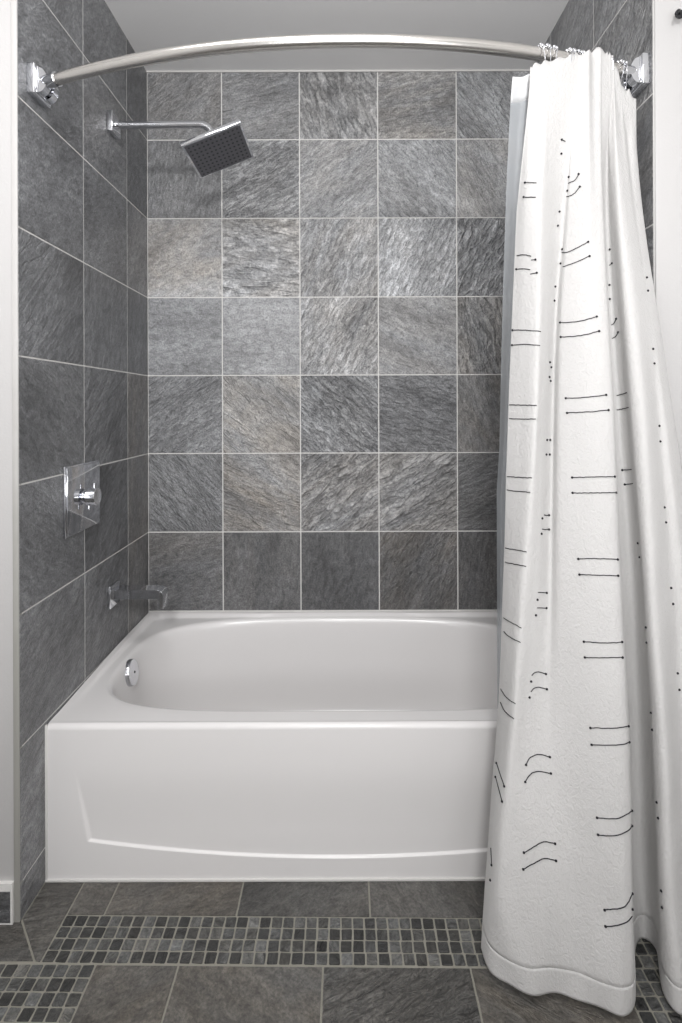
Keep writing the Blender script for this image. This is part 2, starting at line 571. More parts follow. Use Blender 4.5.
# white walls either side of the alcove, with a rounded corner
struct_box('wall_front_left', (-1.30, YF + 0.003, 0), (XL - 0.0135, YF + 0.03, ZC), M['paint'], 0.002)
struct_box('wall_front_right', (XR + 0.001, YF - 0.006, 0), (1.30, YF + 0.03, ZC), M['paint'], 0.006)
struct_box('wall_side_left', (-1.34, -2.0, 0), (-1.30, YF, ZC), M['paint'])
struct_box('wall_side_right', (1.30, -2.0, 0), (1.34, YF, ZC), M['paint'])
# caulk where the tiles meet the ceiling
struct_box('trim_1', (XL, YB - 0.007, ZC - 0.006), (XR, YB, ZC), M['caulk'], 0.002)
struct_box('trim_2', (XL - 0.0135, YF - 0.001, 0.0), (XL + 0.0005, YF + 0.012, ZC), M['strip'], 0.001)

# slate skirting on the white walls
for nm, x0, x1 in (('baseboard_left', -1.30, XL - .0135), ('baseboard_right', XR, 1.30)):
    bs = TileSheet((0, 1.259, 0), (1, 0, 0), (0, 0, 1), (0, -1, 0))
    bs.bed(x0, 0.0, x1, 0.096, 0.009)
    if x0 < 0: cuts = [x0, x0 + .2, x1 - .003]
    else: cuts = [x0 + .003, x0 + .25, x1]
    for a, b in zip(cuts, cuts[1:]):
        bs.tile([(a, 0.002), (b, 0.002), (b, 0.080), (a, 0.080)], (.085, .1, .3, .2), 10, rnd=rs)
    tag(bs.build(nm, [M['grout'], M['slate']]), kind='structure')

# ------------------------------------------------------------------ bathtub
TX0, TX1, TY0, TY1 = XL + 0.003, XR - 0.003, 1.374, YB - 0.003
TZ = H - 0.816
tub = empty('bathtub', ((TX0 + TX1) / 2, (TY0 + TY1) / 2, 0))
tag(tub, 'white alcove bathtub with smooth apron set between the slate tiled walls', 'bathtub')


def loc(o_, p): return Vector(p) - o_.location


def sup(t, cx, cy, hx, hy, n):
    c, s_ = math.cos(t), math.sin(t)
    if s_ < 0: n = n * 1.45
    r_ = (abs(c / hx) ** n + abs(s_ / hy) ** n) ** (-1 / n)
    return cx + r_ * c, cy + r_ * s_, r_


bcx, bcy, bhx, bhy, bn = -0.025, 1.7555, 0.693, 0.326, 3.0
x0, x1, y0, y1 = TX0, TX1, TY0 + 0.014, TY1
angs = [2 * PI * k / 200 for k in range(200)]
for cxn, cyn in ((x0, y0), (x1, y0), (x1, y1), (x0, y1)):
    angs.append(math.atan2(cyn - bcy, cxn - bcx) % (2 * PI))
angs = sorted(set(angs))
NA = len(angs)


def rim_z(x, y):
    # the tiling bead along the three walls, rising towards the back
    d = min(x - x0, x1 - x, y1 - y)
    fade = min(1, max(0, (y - 1.44) / 0.35))
    t = min(1, max(0, (0.030 - d) / 0.012)); t = t * t * (3 - 2 * t)
    return TZ + 0.013 * t * fade


V, Fc = [], []
for j in range(15):
    f = (j / 14)
    for a in angs:
        ix, iy, ri = sup(a, bcx, bcy, bhx, bhy, bn)
        c, s_ = math.cos(a), math.sin(a)
        ro = 1e9
        if c > 1e-9: ro = min(ro, (x1 - bcx) / c)
        if c < -1e-9: ro = min(ro, (x0 - bcx) / c)
        if s_ > 1e-9: ro = min(ro, (y1 - bcy) / s_)
        if s_ < -1e-9: ro = min(ro, (y0 - bcy) / s_)
        ri = min(ri, ro - 0.004)
        r_ = ro + (ri - ro) * f
        x, y = bcx + r_ * c, bcy + r_ * s_
        V.append((x, y, rim_z(x, y) if j < 14 else TZ))
prof = [(.004, -.0006), (.009, -.003), (.013, -.008), (.016, -.016), (.019, -.030), (.025, -.08), (.032, -.14), (.040, -.20), (.050, -.25),
        (.062, -.285), (.078, -.308), (.10, -.322), (.14, -.330), (.19, -.335), (.25, -.337), (.31, -.337)]
for ins, dz in prof:
    k = 1.0
    for a in angs:
        # left (drain) end steep, right end sloped for the back
        c = math.cos(a)
        m_ = 1.0 + (1.6 * max(0, c) ** 2 if ins > .02 else 0) * min(1, -dz / .25)
        x, y, r_ = sup(a, bcx, bcy, bhx - ins * m_, max(0.004, bhy - ins), bn - 0.6 * min(1, ins / .2))
        V.append((x, y, TZ + dz * 1.13))
rows = 15 + len(prof)
for j in range(rows - 1):
    for k in range(NA):
        k2 = (k + 1) % NA
        Fc.append((j * NA + k, (j + 1) * NA + k, (j + 1) * NA + k2, j * NA + k2))
Fc.append([(rows - 1) * NA + k for k in range(NA)])
basin = link_mesh('basin', [loc(tub, v) for v in V], Fc, M['acrylic'], tub)
_bm = bmesh.new(); _bm.from_mesh(basin.data); bmesh.ops.recalc_face_normals(_bm, faces=_bm.faces)
up = sum(f.normal.z for f in _bm.faces if f.calc_center_median().z > TZ - 0.002)
if up < 0: bmesh.ops.reverse_faces(_bm, faces=_bm.faces)
_bm.to_mesh(basin.data); _bm.free()

# apron: rounded top edge, recessed panel that fades out towards the top
V, Fc = [], []
NXA = 420
zr = []
for k in range(9):
    a = k / 8 * PI / 2
    zr.append((y0 - 0.014 * math.sin(a), TZ - 0.014 * (1 - math.cos(a))))
NZ = 260
for k in range(1, NZ + 1):
    zr.append((TY0, TZ - 0.014 - (TZ - 0.014 - 0.004) * k / NZ))


def panel(x, z):
    # the lower edge sags between the two slanted sides and fades out towards the rim
    dx = abs(x - (TX0 + TX1) / 2)
    zz = (z - 0.056 - 0.045 * (dx / 0.642) ** 2) / 0.005
    ss = (0.642 + 0.033 * (z - 0.098) / 0.172 - dx) / 0.006
    q = min(1, max(0, min(zz, ss))); q = q * q * (3 - 2 * q)
    fade = 1 - min(1, max(0, (z - 0.13) / 0.16)); fade = fade * fade * (3 - 2 * fade)
    return q * fade


for i in range(NXA + 1):
    x = TX0 + (TX1 - TX0) * i / NXA
    for (yy, z) in zr:
        V.append((x, yy + 0.006 * panel(x, z), z))
nr = len(zr)
for i in range(NXA):
    for j in range(nr - 1):
        Fc.append((i * nr + j, i * nr + j + 1, (i + 1) * nr + j + 1, (i + 1) * nr + j))
apron = link_mesh('apron', [loc(tub, v) for v in V], Fc, M['acrylic'], tub)
md = apron.modifiers.new('thickness', 'SOLIDIFY'); md.thickness = 0.004; md.offset = -1

# overflow cover on the drain end of the basin
bm = bmesh.new()
oc = Vector((-0.700, 1.735, H - 0.862))
mt = Matrix.Translation(oc - tub.location) @ Matrix.Rotation(R(80), 4, 'Y')
bm_lathe(bm, [(0, .016), (.030, .016), (.0385, .0135), (.041, .009), (.041, -.012), (0, -.012)], mt, 48)
ov = link_bm('overflow_cover', bm, M['chrome'], tub); ov['label'] = 'round chrome overflow cover'
bm = bmesh.new()
bm_lathe(bm, [(0, .0175), (.003, .0175), (.0042, .016), (.0042, .014)], mt, 20)
link_bm('screw', bm, M['nozzle'], ov)
# caulk bead round the tub
struct_box('trim_3', (XL, TY0 - 0.003, 0.0), (XL + 0.006, TY0 + 0.004, TZ), M['caulk'], 0.001)
struct_box('trim_4', (XL, TY0 - 0.004, 0.0), (XR, TY0 + 0.001, 0.006), M['caulk'], 0.001)
struct_box('trim_5', (XL, YB - 0.005, TZ + 0.008), (XR, YB - 0.0005, TZ + 0.017), M['caulk'], 0.001)

# ------------------------------------------------------------------ curved shower rod
rod = empty('curved_shower_rod', (0, 1.33, H + 0.803))
tag(rod, 'curved satin metal shower rod bowing outward between the tiled side walls', 'shower rod')
RX0, RX1, RYe, SAG = XL, XR, 1.325, 0.147
rc = (RX0 + RX1) / 2; hc = (RX1 - RX0) / 2
RR = (hc * hc + SAG * SAG) / (2 * SAG)


def rod_y(x):
    return RYe - SAG + RR - math.sqrt(RR * RR - (x - rc) ** 2) - 0.02 * (x - rc)


RZ = H + 0.803
bm = bmesh.new()
bm_tube(bm, [loc(rod, (x, rod_y(x), RZ)) for x in [RX0 + 0.05 + (2 * hc - 0.10) * k / 90 for k in range(91)]], 0.0140, 24)
link_bm('rod_tube', bm, M['nickel'], rod)
for sgn, xw in ((1, XL), (-1, XR)):
    fl_c = Vector((xw, rod_y(xw), RZ))
    bm = bmesh.new()
    bm_box(bm, (0, -.038, -.037), (.020, .036, .037), .003, 3)
    bm_box(bm, (.018, -.030, -.033), (.024, .030, .033), .002, 2)
    # half-round swivel housing with a slot down its middle
    for s2 in (-1, 1):
        pr = []
        for k in range(13):
            a = -PI / 2 + PI * k / 12
            pr.append((0.022 + .022 * math.cos(a), .031 * math.sin(a)))
        ya, yb_ = (s2 * .028, s2 * .006)
        r1 = [bm.verts.new((x, ya, z)) for x, z in pr]; r2 = [bm.verts.new((x, yb_, z)) for x, z in pr]
        for k in range(12): bm.faces.new((r1[k], r1[k + 1], r2[k + 1], r2[k]))
        bm.faces.new(r1); bm.faces.new(r2)
    mt = Matrix.Translation(fl_c - rod.location) @ (Matrix.Identity(4) if sgn > 0 else Matrix.Rotation(PI, 4, 'Z'))
    bmesh.ops.transform(bm, matrix=mt, verts=bm.verts)
    fo = link_bm('wall_flange', bm, M['chrome'], rod); fo['label'] = 'rectangular chrome wall flange'
    bm = bmesh.new()
    pts = [loc(rod, (xw + sgn * d, rod_y(xw + sgn * d), RZ)) for d in (.022, .03, .045, .066)]
    bm_tube(bm, pts, .0158, 24)
    bm_tube(bm, [pts[-1], pts[-1] + (pts[-1] - pts[-2]).normalized() * .005], .0168, 24)
    link_bm('collar', bm, M['chrome'], fo)

# ------------------------------------------------------------------ shower head on its arm
YP = 1.772
sh = empty('rain_shower', (XL + 0.003, YP, H + 0.932))
tag(sh, 'square chrome rain shower head on a long arm from the left tiled wall', 'shower head')
bm = bmesh.new(); bm_box(bm, (-.0015, -.033, -.033), (.017, .033, .033), .002, 2)
link_bm('wall_plate', bm, M['chrome'], sh)
hc_ = Vector((-0.4135, YP, H + 0.845)); tilt = -R(21.8)
Rt = Matrix.Rotation(tilt, 4, 'Y') @ Matrix.Rotation(R(-5), 4, 'X')
top = hc_ + Rt.to_3x3() @ Vector((0, 0, .022))
pts = [(XL + .01, YP, H + .932), (-.55, YP, H + .932), (-.475, YP, H + .932)]
p0, p1, p2 = Vector((-.475, YP, H + .932)), Vector((-.436, YP, H + .932)), top
for k in range(1, 9):
    t = k / 8
    pts.append(p0 * (1 - t) ** 2 + p1 * 2 * t * (1 - t) + p2 * t * t)
bm = bmesh.new(); bm_tube(bm, [Vector(p) - sh.location for p in pts], .0122, 24)
link_bm('arm', bm, M['chrome'], sh)
mt = Matrix.Translation(hc_ - sh.location) @ Rt
bm = bmesh.new()
bm_box(bm, (-.101, -.101, -.004), (.101, .101, .010), .0018, 2, mt)
hd = link_bm('head_plate', bm, M['chrome'], sh); hd['label'] = 'square chrome spray plate'
bm = bmesh.new()
bm_lathe(bm, [(0, .034), (.012, .034), (.0165, .028), (.0165, .014), (.022, .014), (.022, .008), (0, .008)], mt, 32)
link_bm('swivel_nut', bm, M['chrome'], sh)
bm = bmesh.new()
bm_box(bm, (-.094, -.094, -.0052), (.094, .094, -.0035), .0005, 1, mt)
sf = link_bm('spray_face', bm, M['chrome_dark_reflection'], hd); sf['label'] = 'chrome spray face with a dark reflection painted in'
bm = bmesh.new()
for i in range(12):
    for j in range(9):
        x, y = -.082 + .164 * i / 11, -.080 + .160 * j / 8
        bm_lathe(bm, [(.0042, -.0035), (.0036, -.0065), (.0016, -.0075), (0, -.0075)], mt @ Matrix.Translation((x, y, 0)), 8)
nz = link_bm('spray_nozzles', bm, M['nozzle'], hd); nz['label'] = 'grid of dark rubber spray nozzles'

# ------------------------------------------------------------------ valve trim
vv = empty('shower_valve', (XL + 0.003, 1.563, H - 0.262))
tag(vv, 'square chrome shower valve plate with round handle on the left wall', 'shower valve')
bm = bmesh.new()
bm_box(bm, (-.0015, -.101, -.098), (.005, .101, .098), .0015, 2)
bm_box(bm, (.004, -.096, -.093), (.0095, .096, .093), .0015, 2)
link_bm('plate', bm, M['chrome'], vv)
RY = Matrix.Rotation(R(90), 4, 'Y')
bm = bmesh.new(); bm_lathe(bm, [(.019, .006), (.019, .012), (.016, .014), (.016, .019)], RY, 40)
link_bm('sleeve', bm, M['chrome'], vv)
bm = bmesh.new(); bm_lathe(bm, [(0, .018), (.0235, .018), (.0255, .020), (.0255, .045), (.024, .047), (0, .047)], RY, 48)
hn = link_bm('handle', bm, M['chrome'], vv)
for a0, a1 in (((.032, .010, .024), (.032, .011, .0345)), ((.026, -.010, -.024), (.026, -.011, -.0345))):
    bm = bmesh.new(); bm_tube(bm, [a0, a1], .0025, 12); bm_ball(bm, a1, .0036)
    link_bm('lever_pin', bm, M['chrome'], hn)

# ------------------------------------------------------------------ tub spout
tp = empty('tub_spout', (XL + 0.003, 1.770, H - 0.620))
tag(tp, 'square chrome tub spout above the drain end of the bathtub', 'tub spout')
bm = bmesh.new(); bm_box(bm, (-.0015, -.037, -.036), (.008, .037, .036), .0015, 2)
link_bm('wall_plate', bm, M['chrome'], tp)
# body: side profile swept across its width, turning down at the tip
top_p = [(.004, .022), (.150, .022)]
for k in range(1, 9):
    a = PI / 2 * k / 8
    top_p.append((.150 + .024 * math.sin(a), .022 - .024 * (1 - math.cos(a))))
top_p += [(.174, -.040), (.155, -.040), (.155, -.008), (.012, -.008), (.004, -.008)]
bm = bmesh.new()
la = [bm.verts.new((x, -.024, z)) for x, z in top_p]; lb = [bm.verts.new((x, .024, z)) for x, z in top_p]
n_ = len(top_p)
for k in range(n_): bm.faces.new((la[k], la[(k + 1) % n_], lb[(k + 1) % n_], lb[k]))
bm.faces.new(la); bm.faces.new(lb)
bmesh.ops.triangulate(bm, faces=[f for f in bm.faces if len(f.verts) > 4])
so = link_bm('spout_body', bm, M['chrome'], tp, angle=60)
bv = so.modifiers.new('edge', 'BEVEL'); bv.width = .0032; bv.segments = 4; bv.limit_method = 'ANGLE'

# ------------------------------------------------------------------ shower curtain
LV = [.79, .5, .2, -.1, -.4, -.7, -1.0, -1.2]
XS = [
    [526, 518, 512, 507, 503, 497, 486, 479],
    [534, 527, 523, 518, 511, 503, 490, 486],
    [545, 539, 538, 533, 523, 512, 499, 504],
    [556, 549, 546, 541, 536, 527, 519, 527],
    [569, 565, 556, 552, 549, 545, 545, 553],
    [575, 572, 563, 560, 560, 560, 568, 576],
    [588, 588, 585, 588, 590, 595, 600, 600],
    [598, 599, 604, 610, 616, 622, 626, 622],
    [603, 604, 609, 616, 622, 628, 632, 633.5],
    [604, 603, 606, 611, 617, 623, 627, 633],
    [606, 608, 612, 620, 630, 636, 638, 642],
    [609, 612, 618, 628, 640, 647, 652, 655],
    [613, 617, 625, 635, 644, 651, 658, 662],
    [618, 624, 636, 648, 655, 664, 672, 680],
    [622, 631, 647, 661, 672, 680, 690, 702],
    [628, 636, 653, 670, 685, 700, 712, 725],
    [634, 642, 659, 679, 699, 717, 735, 750],
]
DS = [
    [1.235, 1.245, 1.25, 1.25, 1.25, 1.24, 1.21, 1.185],
    [1.22, 1.22, 1.22, 1.22, 1.215, 1.20, 1.16, 1.145],
    [1.21, 1.20, 1.19, 1.185, 1.18, 1.165, 1.13, 1.112],
    [1.225, 1.21, 1.205, 1.20, 1.19, 1.168, 1.12, 1.095],
    [1.245, 1.235, 1.235, 1.23, 1.21, 1.17, 1.115, 1.09],
    [1.235, 1.215, 1.205, 1.195, 1.18, 1.155, 1.11, 1.083],
    [1.225, 1.19, 1.17, 1.155, 1.14, 1.115, 1.085, 1.064],
    [1.235, 1.195, 1.165, 1.145, 1.125, 1.10, 1.07, 1.055],
    [1.25, 1.21, 1.185, 1.165, 1.15, 1.13, 1.095, 1.070],
    [1.27, 1.25, 1.235, 1.225, 1.22, 1.215, 1.20, 1.165],
    [1.275, 1.26, 1.25, 1.245, 1.24, 1.235, 1.22, 1.20],
    [1.265, 1.24, 1.23, 1.22, 1.21, 1.20, 1.185, 1.175],
    [1.26, 1.22, 1.19, 1.17, 1.15, 1.13, 1.10, 1.09],
    [1.26, 1.22, 1.18, 1.15, 1.13, 1.10, 1.07, 1.052],
    [1.275, 1.24, 1.20, 1.18, 1.16, 1.14, 1.10, 1.06],
    [1.28, 1.25, 1.21, 1.18, 1.16, 1.13, 1.09, 1.08],
    [1.29, 1.265, 1.225, 1.205, 1.19, 1.17, 1.14, 1.13],
]
TOPZ = [.755, .765, .774, .785, .80, .806, .806, .822, .825, .822, .82, .822, .818, .79, .75, .748, .728]
NP = 17


def cr(p0, p1, p2, p3, t):
    return 0.5 * ((2 * p1) + (-p0 + p2) * t + (2 * p0 - 5 * p1 + 4 * p2 - p3) * t * t + (-p0 + 3 * p1 - 3 * p2 + p3) * t ** 3)


def interp(arr, s):
    s = min(max(s, 0), len(arr) - 1.0001); i = int(s); t = s - i
    g = lambda k: arr[min(max(k, 0), len(arr) - 1)]
    return cr(g(i - 1), g(i), g(i + 1), g(i + 2), t)


def lev(z):
    for i in range(7):
        if LV[i] >= z >= LV[i + 1]: return i + (LV[i] - z) / (LV[i] - LV[i + 1])
    return 0.0 if z > LV[0] else 7.0


WX = [[(XS[p][l] - CX) * DS[p][l] / F for l in range(8)] for p in range(NP)]


def cloth_pt(u, v):
    """u 0..16 across the cloth, v 0..1 from top edge to hem"""
    zt = interp(TOPZ, u)
    z = zt + (-1.2 - zt) * v
    l = lev(z)
    x = interp([interp(WX[p], l) for p in range(NP)], u)
    d = interp([interp(DS[p], l) for p in range(NP)], u)
    # small gathers near the hooks that die out downward
    k = math.exp(-(zt - z) / 0.22)
    d += 0.006 * k * math.sin(u * 3.9 + 0.6)
    x += 0.0018 * k * math.sin(u * 4.3 + 1.0)
    n = mnoise.noise(Vector((x * 7, d * 3, z * 2.6)))
    n2 = mnoise.noise(Vector((x * 22 + 5, d * 9, z * 9)))
    low = min(1, max(0, (0.3 - z) / 1.2))
    d += 0.006 * n + 0.0022 * n2 * (0.4 + low)
    if z > 0.45:
        lim = rod_y(min(max(x, XL + .02), XR - .02)) - 0.019
        t = min(1, (z - 0.45) / 0.25)
        if d > lim: d += (lim - d) * t
    if v > .96: d += 0.003 * math.sin(u * 3.3 + 1) * (v - .96) / .04
    z += 0.004 * math.sin(u * 6.3 + 1) * k * 0.8
    return Vector((x, d, H + z))


NU, NV = 16 * 16, 150
vs_ = [0.977 * k / NV for k in range(NV + 1)]
cur = empty('shower_curtain', (0.57, 1.2, H + 0.78))
tag(cur, 'white cotton shower curtain with dark stitched dashes bunched at the right', 'shower curtain')
V = [cloth_pt(16 * i / NU, v) - cur.location for v in vs_ for i in range(NU + 1)]
Fc = [(j * (NU + 1) + i, (j + 1) * (NU + 1) + i, (j + 1) * (NU + 1) + i + 1, j * (NU + 1) + i + 1) for j in range(NV) for i in range(NU)]
cloth = link_mesh('curtain_cloth', V, Fc, M['cotton'], cur)
cloth.modifiers.new('thickness', 'SOLIDIFY').thickness = 0.0010
bvh = BVHTree.FromPolygons([v + cur.location for v in V], Fc)
# hem: a doubled band along the foot with a puckered seam
V, Fc = [], []
HV = 10
for j in range(HV + 1):
    v = 0.975 + (1 - 0.975) * j / HV
    for i in range(NU + 1):
        u = 16 * i / NU
        p = cloth_pt(u, v)
        pk = 0.0010 * math.sin(u * 37 + 2 * math.sin(u * 3)) * math.exp(-j / 2.5)
        p.y -= 0.0008 + pk
        V.append(p - cur.location)
for j in range(HV):
    for i in range(NU):
        a = j * (NU + 1) + i
        Fc.append((a, a + NU + 1, a + NU + 2, a + 1))
hem = link_mesh('hem', V, Fc, M['cotton'], cur)
hem.modifiers.new('thickness', 'SOLIDIFY').thickness = 0.0016
bvh2 = BVHTree.FromPolygons([v + cur.location for v in V], Fc)

# embroidered dashes: pairs of dark threads ending in knots, laid on the cloth
K, L_, = 1, 0
ST = [  # (points on the cloth as seen from the front, knot at start, knot at end)
    ([(526, 183.4), (537.3, 183.6)], 1, 0), ([(524.6, 197.7), (536.5, 198)], 1, 0),
    ([(562.4, 140.3), (566, 142.3)], 1, 0), ([(562, 154.6)], 1, 0),
    ([(570, 177.7)], 1, 0), ([(569.5, 184), (576, 181), (579.6, 175)], 0, 1),
    ([(568.6, 191.5)], 1, 0), ([(567.7, 197.7), (574.5, 195), (580.7, 187.6)], 0, 1),
    ([(559.9, 212.4)], 1, 0), ([(558.2, 226.5)], 1, 0),
    ([(563.2, 250)], 1, 0), ([(562.7, 253.2), (570.3, 252.6), (588.6, 242.8)], 0, 1),
    ([(561.5, 264.2)], 1, 0), ([(563.8, 267.3), (574.5, 264), (590, 257)], 0, 1),
    ([(517.6, 256.3), (525, 255.6), (531.7, 257)], 0, 0), ([(532, 260.8), (536, 260.3)], 0, 1),
    ([(517, 270), (524, 269.5), (530.8, 270.3)], 1, 0), ([(531, 275), (537.3, 273.5)], 0, 1),
    ([(610.6, 250.4)], 1, 0), ([(610, 266.5), (612.8, 264.2)], 0, 1),
    ([(555.4, 287.3)], 1, 0), ([(554.5, 301.4)], 1, 0), ([(609.5, 286)], 1, 0), ([(609.8, 300)], 1, 0),
    ([(560.7, 323.4), (580, 322.2), (597, 317.5)], 1, 1), ([(561.3, 337.7), (581, 336.5), (599.3, 332)], 1, 1),
    ([(611.5, 326), (614.5, 324.4), (616.8, 319.7)], 0, 1), ([(612, 339.4), (616, 337.6), (618.7, 333.2)], 0, 1),
    ([(513, 331), (526, 330.7), (540.7, 332.3)], 1, 0), ([(512.5, 345.6), (526, 345), (540, 346.2)], 1, 0),
    ([(646.9, 278.6)], 1, 0), ([(648, 291.8)], 1, 0), ([(653, 350)], 1, 0), ([(654.2, 364.5)], 1, 0),
    ([(659, 427)], 1, 0), ([(659.9, 442.5)], 1, 0),
    ([(549.7, 363)], 1, 0), ([(551, 368)], 1, 0), ([(549.2, 377.7)], 1, 0), ([(550.3, 381.7)], 1, 0),
    ([(566, 398.9), (586, 398.2), (606, 395.8)], 1, 1), ([(567.2, 413.5), (588, 412.8), (608.3, 411)], 1, 1),
    ([(616.5, 396.6), (621, 395.6), (627, 393.5)], 0, 0), ([(616.5, 411), (622, 410), (628.6, 408.5)], 0, 0),
    ([(509.5, 405.4), (536.5, 406)], 0, 0), ([(509.5, 419.2), (535.6, 419.7)], 0, 0),
    ([(546.6, 440.6)], 1, 0), ([(549.7, 440.6)], 1, 0), ([(545.8, 455.2)], 1, 0), ([(549.2, 455.2)], 1, 0),
    ([(507, 477.2), (531.7, 478.6)], 0, 0), ([(507, 490.7), (530, 493)], 0, 0),
    ([(572, 478.3), (614.2, 477.5)], 1, 1), ([(572.5, 493.8), (615.5, 493.5)], 1, 1),
    ([(621.8, 471), (634, 470)], 1, 0), ([(624.6, 485.4), (635.5, 484.5)], 1, 0),
    ([(663.8, 508.5)], 1, 0), ([(665.2, 523.4)], 1, 0),
    ([(541.5, 519)], 1, 0), ([(543.5, 515.8), (548.3, 515.8)], 0, 1), ([(540.7, 534.4)], 1, 0), ([(541.5, 529.9), (548.3, 530.1)], 0, 1),
    ([(637.9, 544), (640.7, 543.4)], 1, 0), ([(639.6, 558.3)], 1, 0),
    ([(505, 548.7), (526, 552.4)], 0, 0), ([(505, 562.8), (525.5, 567)], 0, 0),
    ([(577.9, 559.4), (600, 559.5), (620.5, 560.3)], 1, 1), ([(579, 575.2), (600, 576), (621, 576.6)], 1, 1),
    ([(670, 589)], 1, 0), ([(672, 605)], 1, 0),
    ([(537.3, 593), (545.8, 593.5)], 0, 1), ([(536.5, 600.3)], 1, 0), ([(536.5, 608.2), (545.5, 608.7)], 0, 1), ([(535, 615.8)], 1, 0),
    ([(503.4, 618.7), (510.4, 622.7), (520.7, 628.6)], 0, 0), ([(503.4, 632), (508.9, 637.3), (519.7, 643)], 0, 0),
    ([(583.1, 642.3), (603.7, 643.8), (624.6, 642.9)], 1, 1), ([(584, 658.1), (604, 658.6), (625.2, 658.1)], 1, 1),
    ([(645.6, 628.6)], 1, 0), ([(646.3, 643.8)], 1, 0),
    ([(530, 682)], 1, 0), ([(530.6, 676), (535.3, 672.4), (544.9, 674.6)], 0, 1),
    ([(528.4, 697.9)], 1, 0), ([(529.7, 692.3), (535.3, 687.7), (545.8, 689.8)], 0, 1),
    ([(500, 689.5), (505.7, 697.9), (514.5, 704.4)], 0, 0), ([(499.6, 702.6), (504.2, 711.9), (512.9, 719.4)], 0, 0),
    ([(676.4, 674.3)], 1, 0), ([(678, 690.8)], 1, 0),
    ([(589.4, 728.4), (606.8, 729), (619.2, 728.4), (628.6, 726.5)], 1, 1), ([(590.6, 745.2), (606.8, 746.1), (621, 745.2), (629, 742.4)], 1, 1),
    ([(650.5, 714)], 1, 0), ([(651.5, 730.9)], 1, 0),
    ([(524.7, 765.4), (529, 757.9), (538.4, 754.8), (548.6, 757.6)], 1, 1), ([(523.8, 782.2), (529, 774.7), (536.8, 771.9), (549.6, 774)], 1, 1),
    ([(495.6, 763.5), (499.5, 775.6), (503.3, 786.8)], 1, 1), ([(494.6, 777.5), (497.8, 789.6), (501, 802)], 1, 1),
    ([(655.8, 803.6)], 1, 0), ([(657.2, 819.2)], 1, 0),
    ([(595.7, 818.4), (614.6, 819.3), (625.5, 814.9), (630, 811.5)], 1, 1), ([(596.6, 835.5), (613, 836.4), (625.5, 832), (630, 826.7)], 1, 1),
    ([(522.3, 853.2), (532.2, 847.3), (542.2, 842.3), (553.4, 844.2)], 1, 1), ([(521.6, 869.7), (532.2, 863.8), (543, 859), (554.3, 861.3)], 1, 1),
    ([(489.6, 848.2), (490.4, 865.6)], 0, 1), ([(489, 880.6)], 1, 0),
    ([(660, 892)], 1, 0), ([(660.7, 908.6)], 1, 0),
    ([(602.8, 910.4), (619.3, 908.9), (625.5, 904.2), (630.2, 894.4)], 1, 1), ([(603.7, 927.2), (616.2, 926), (625.5, 922), (630, 916.7)], 1, 0), ([(630.2, 910)], 1, 0),
]


def on_cloth(px, py):
    d = Vector(((px - CX) / F, 1, (CY - py) / F)).normalized()
    for dx in (0, 1.2, -1.2, 2.5, -2.5, 4, -4, 6, -6):
        d = Vector(((px + dx - CX) / F, 1, (CY - py) / F)).normalized()
        hit = bvh.ray_cast(Vector((0, 0, H)), d)
        if hit[0] is not None:
            n = hit[1]
            if n.dot(d) > 0: n = -n
            return hit[0] + n * 0.0009
    return None


rj = random.Random(2)
singles = bmesh.new(); nd = 0
for pts, ks, ke in sorted(ST, key=lambda q: -len(q[0])):
    P = []
    if len(pts) > 2:      # smooth the thread through its bends
        ss_ = []
        for i in range(len(pts) - 1):
            g = lambda k: Vector(pts[min(max(k, 0), len(pts) - 1)])
            for t in (0, .25, .5, .75): ss_.append(tuple(cr(g(i - 1), g(i), g(i + 1), g(i + 2), t)))
        pts = ss_ + [pts[-1]]
    for (a, b) in zip(pts, pts[1:]):
        n = max(1, int(math.dist(a, b) / 2.2))
        for k in range(n):
            t = k / n
            P.append((a[0] + (b[0] - a[0]) * t, a[1] + (b[1] - a[1]) * t + rj.uniform(-.25, .25)))
    P.append(pts[-1])
    Q = [q for q in (on_cloth(*p) for p in P) if q is not None]
    if not Q: continue
    bm = bmesh.new() if nd < 96 else singles
    if len(Q) > 1:
        seg = [Q[0]]
        for q in Q[1:]:
            if 0.0005 < (q - seg[-1]).length < 0.02: seg.append(q)
        if len(seg) > 1:
            bm_tube(bm, [s_ - cur.location for s_ in seg], 0.0010, 6)
            Q = seg
    for flag, q in ((ks, Q[0]), (ke, Q[-1])):
        if flag: bm_ball(bm, q - cur.location, 0.0029, 1)
    if nd < 96: link_bm('stitched_dash', bm, M['thread'], cur, angle=80)
    nd += 1
em = link_bm('stitched_knots', singles, M['thread'], cur, angle=80)
em['kind'] = 'stuff'

# ------------------------------------------------------------------ liner inside the tub
ln = empty('curtain_liner', (0.55, 1.35, H + 0.74))
tag(ln, 'translucent grey plastic liner hanging inside the tub behind the white curtain', 'shower liner')


def liner_pt(u, v):
    zt, zb = 0.775 - 0.025 * (1 - u) ** 3 - 0.03 * u ** 3, -0.96
    z = zt + (zb - zt) * v
    s = v ** 0.8
    xl = 0.386 + 0.036 * min(1, v * 2); xr = 0.712 - 0.20 * v
    x = xl + (xr - xl) * u
    ytop = rod_y(min(xl + (xr - xl) * u, 0.70)) + 0.010 + 0.02 * u
    ybot = 1.492
    y = ytop + (ybot - ytop) * min(1, s * 1.55)
    amp = 0.010 + 0.012 * v
    y += amp * math.sin(u * 34 + 0.4) * min(1, u * 5 + .1)
    x += 0.004 * math.sin(u * 30)
    return Vector((x, y, H + z))


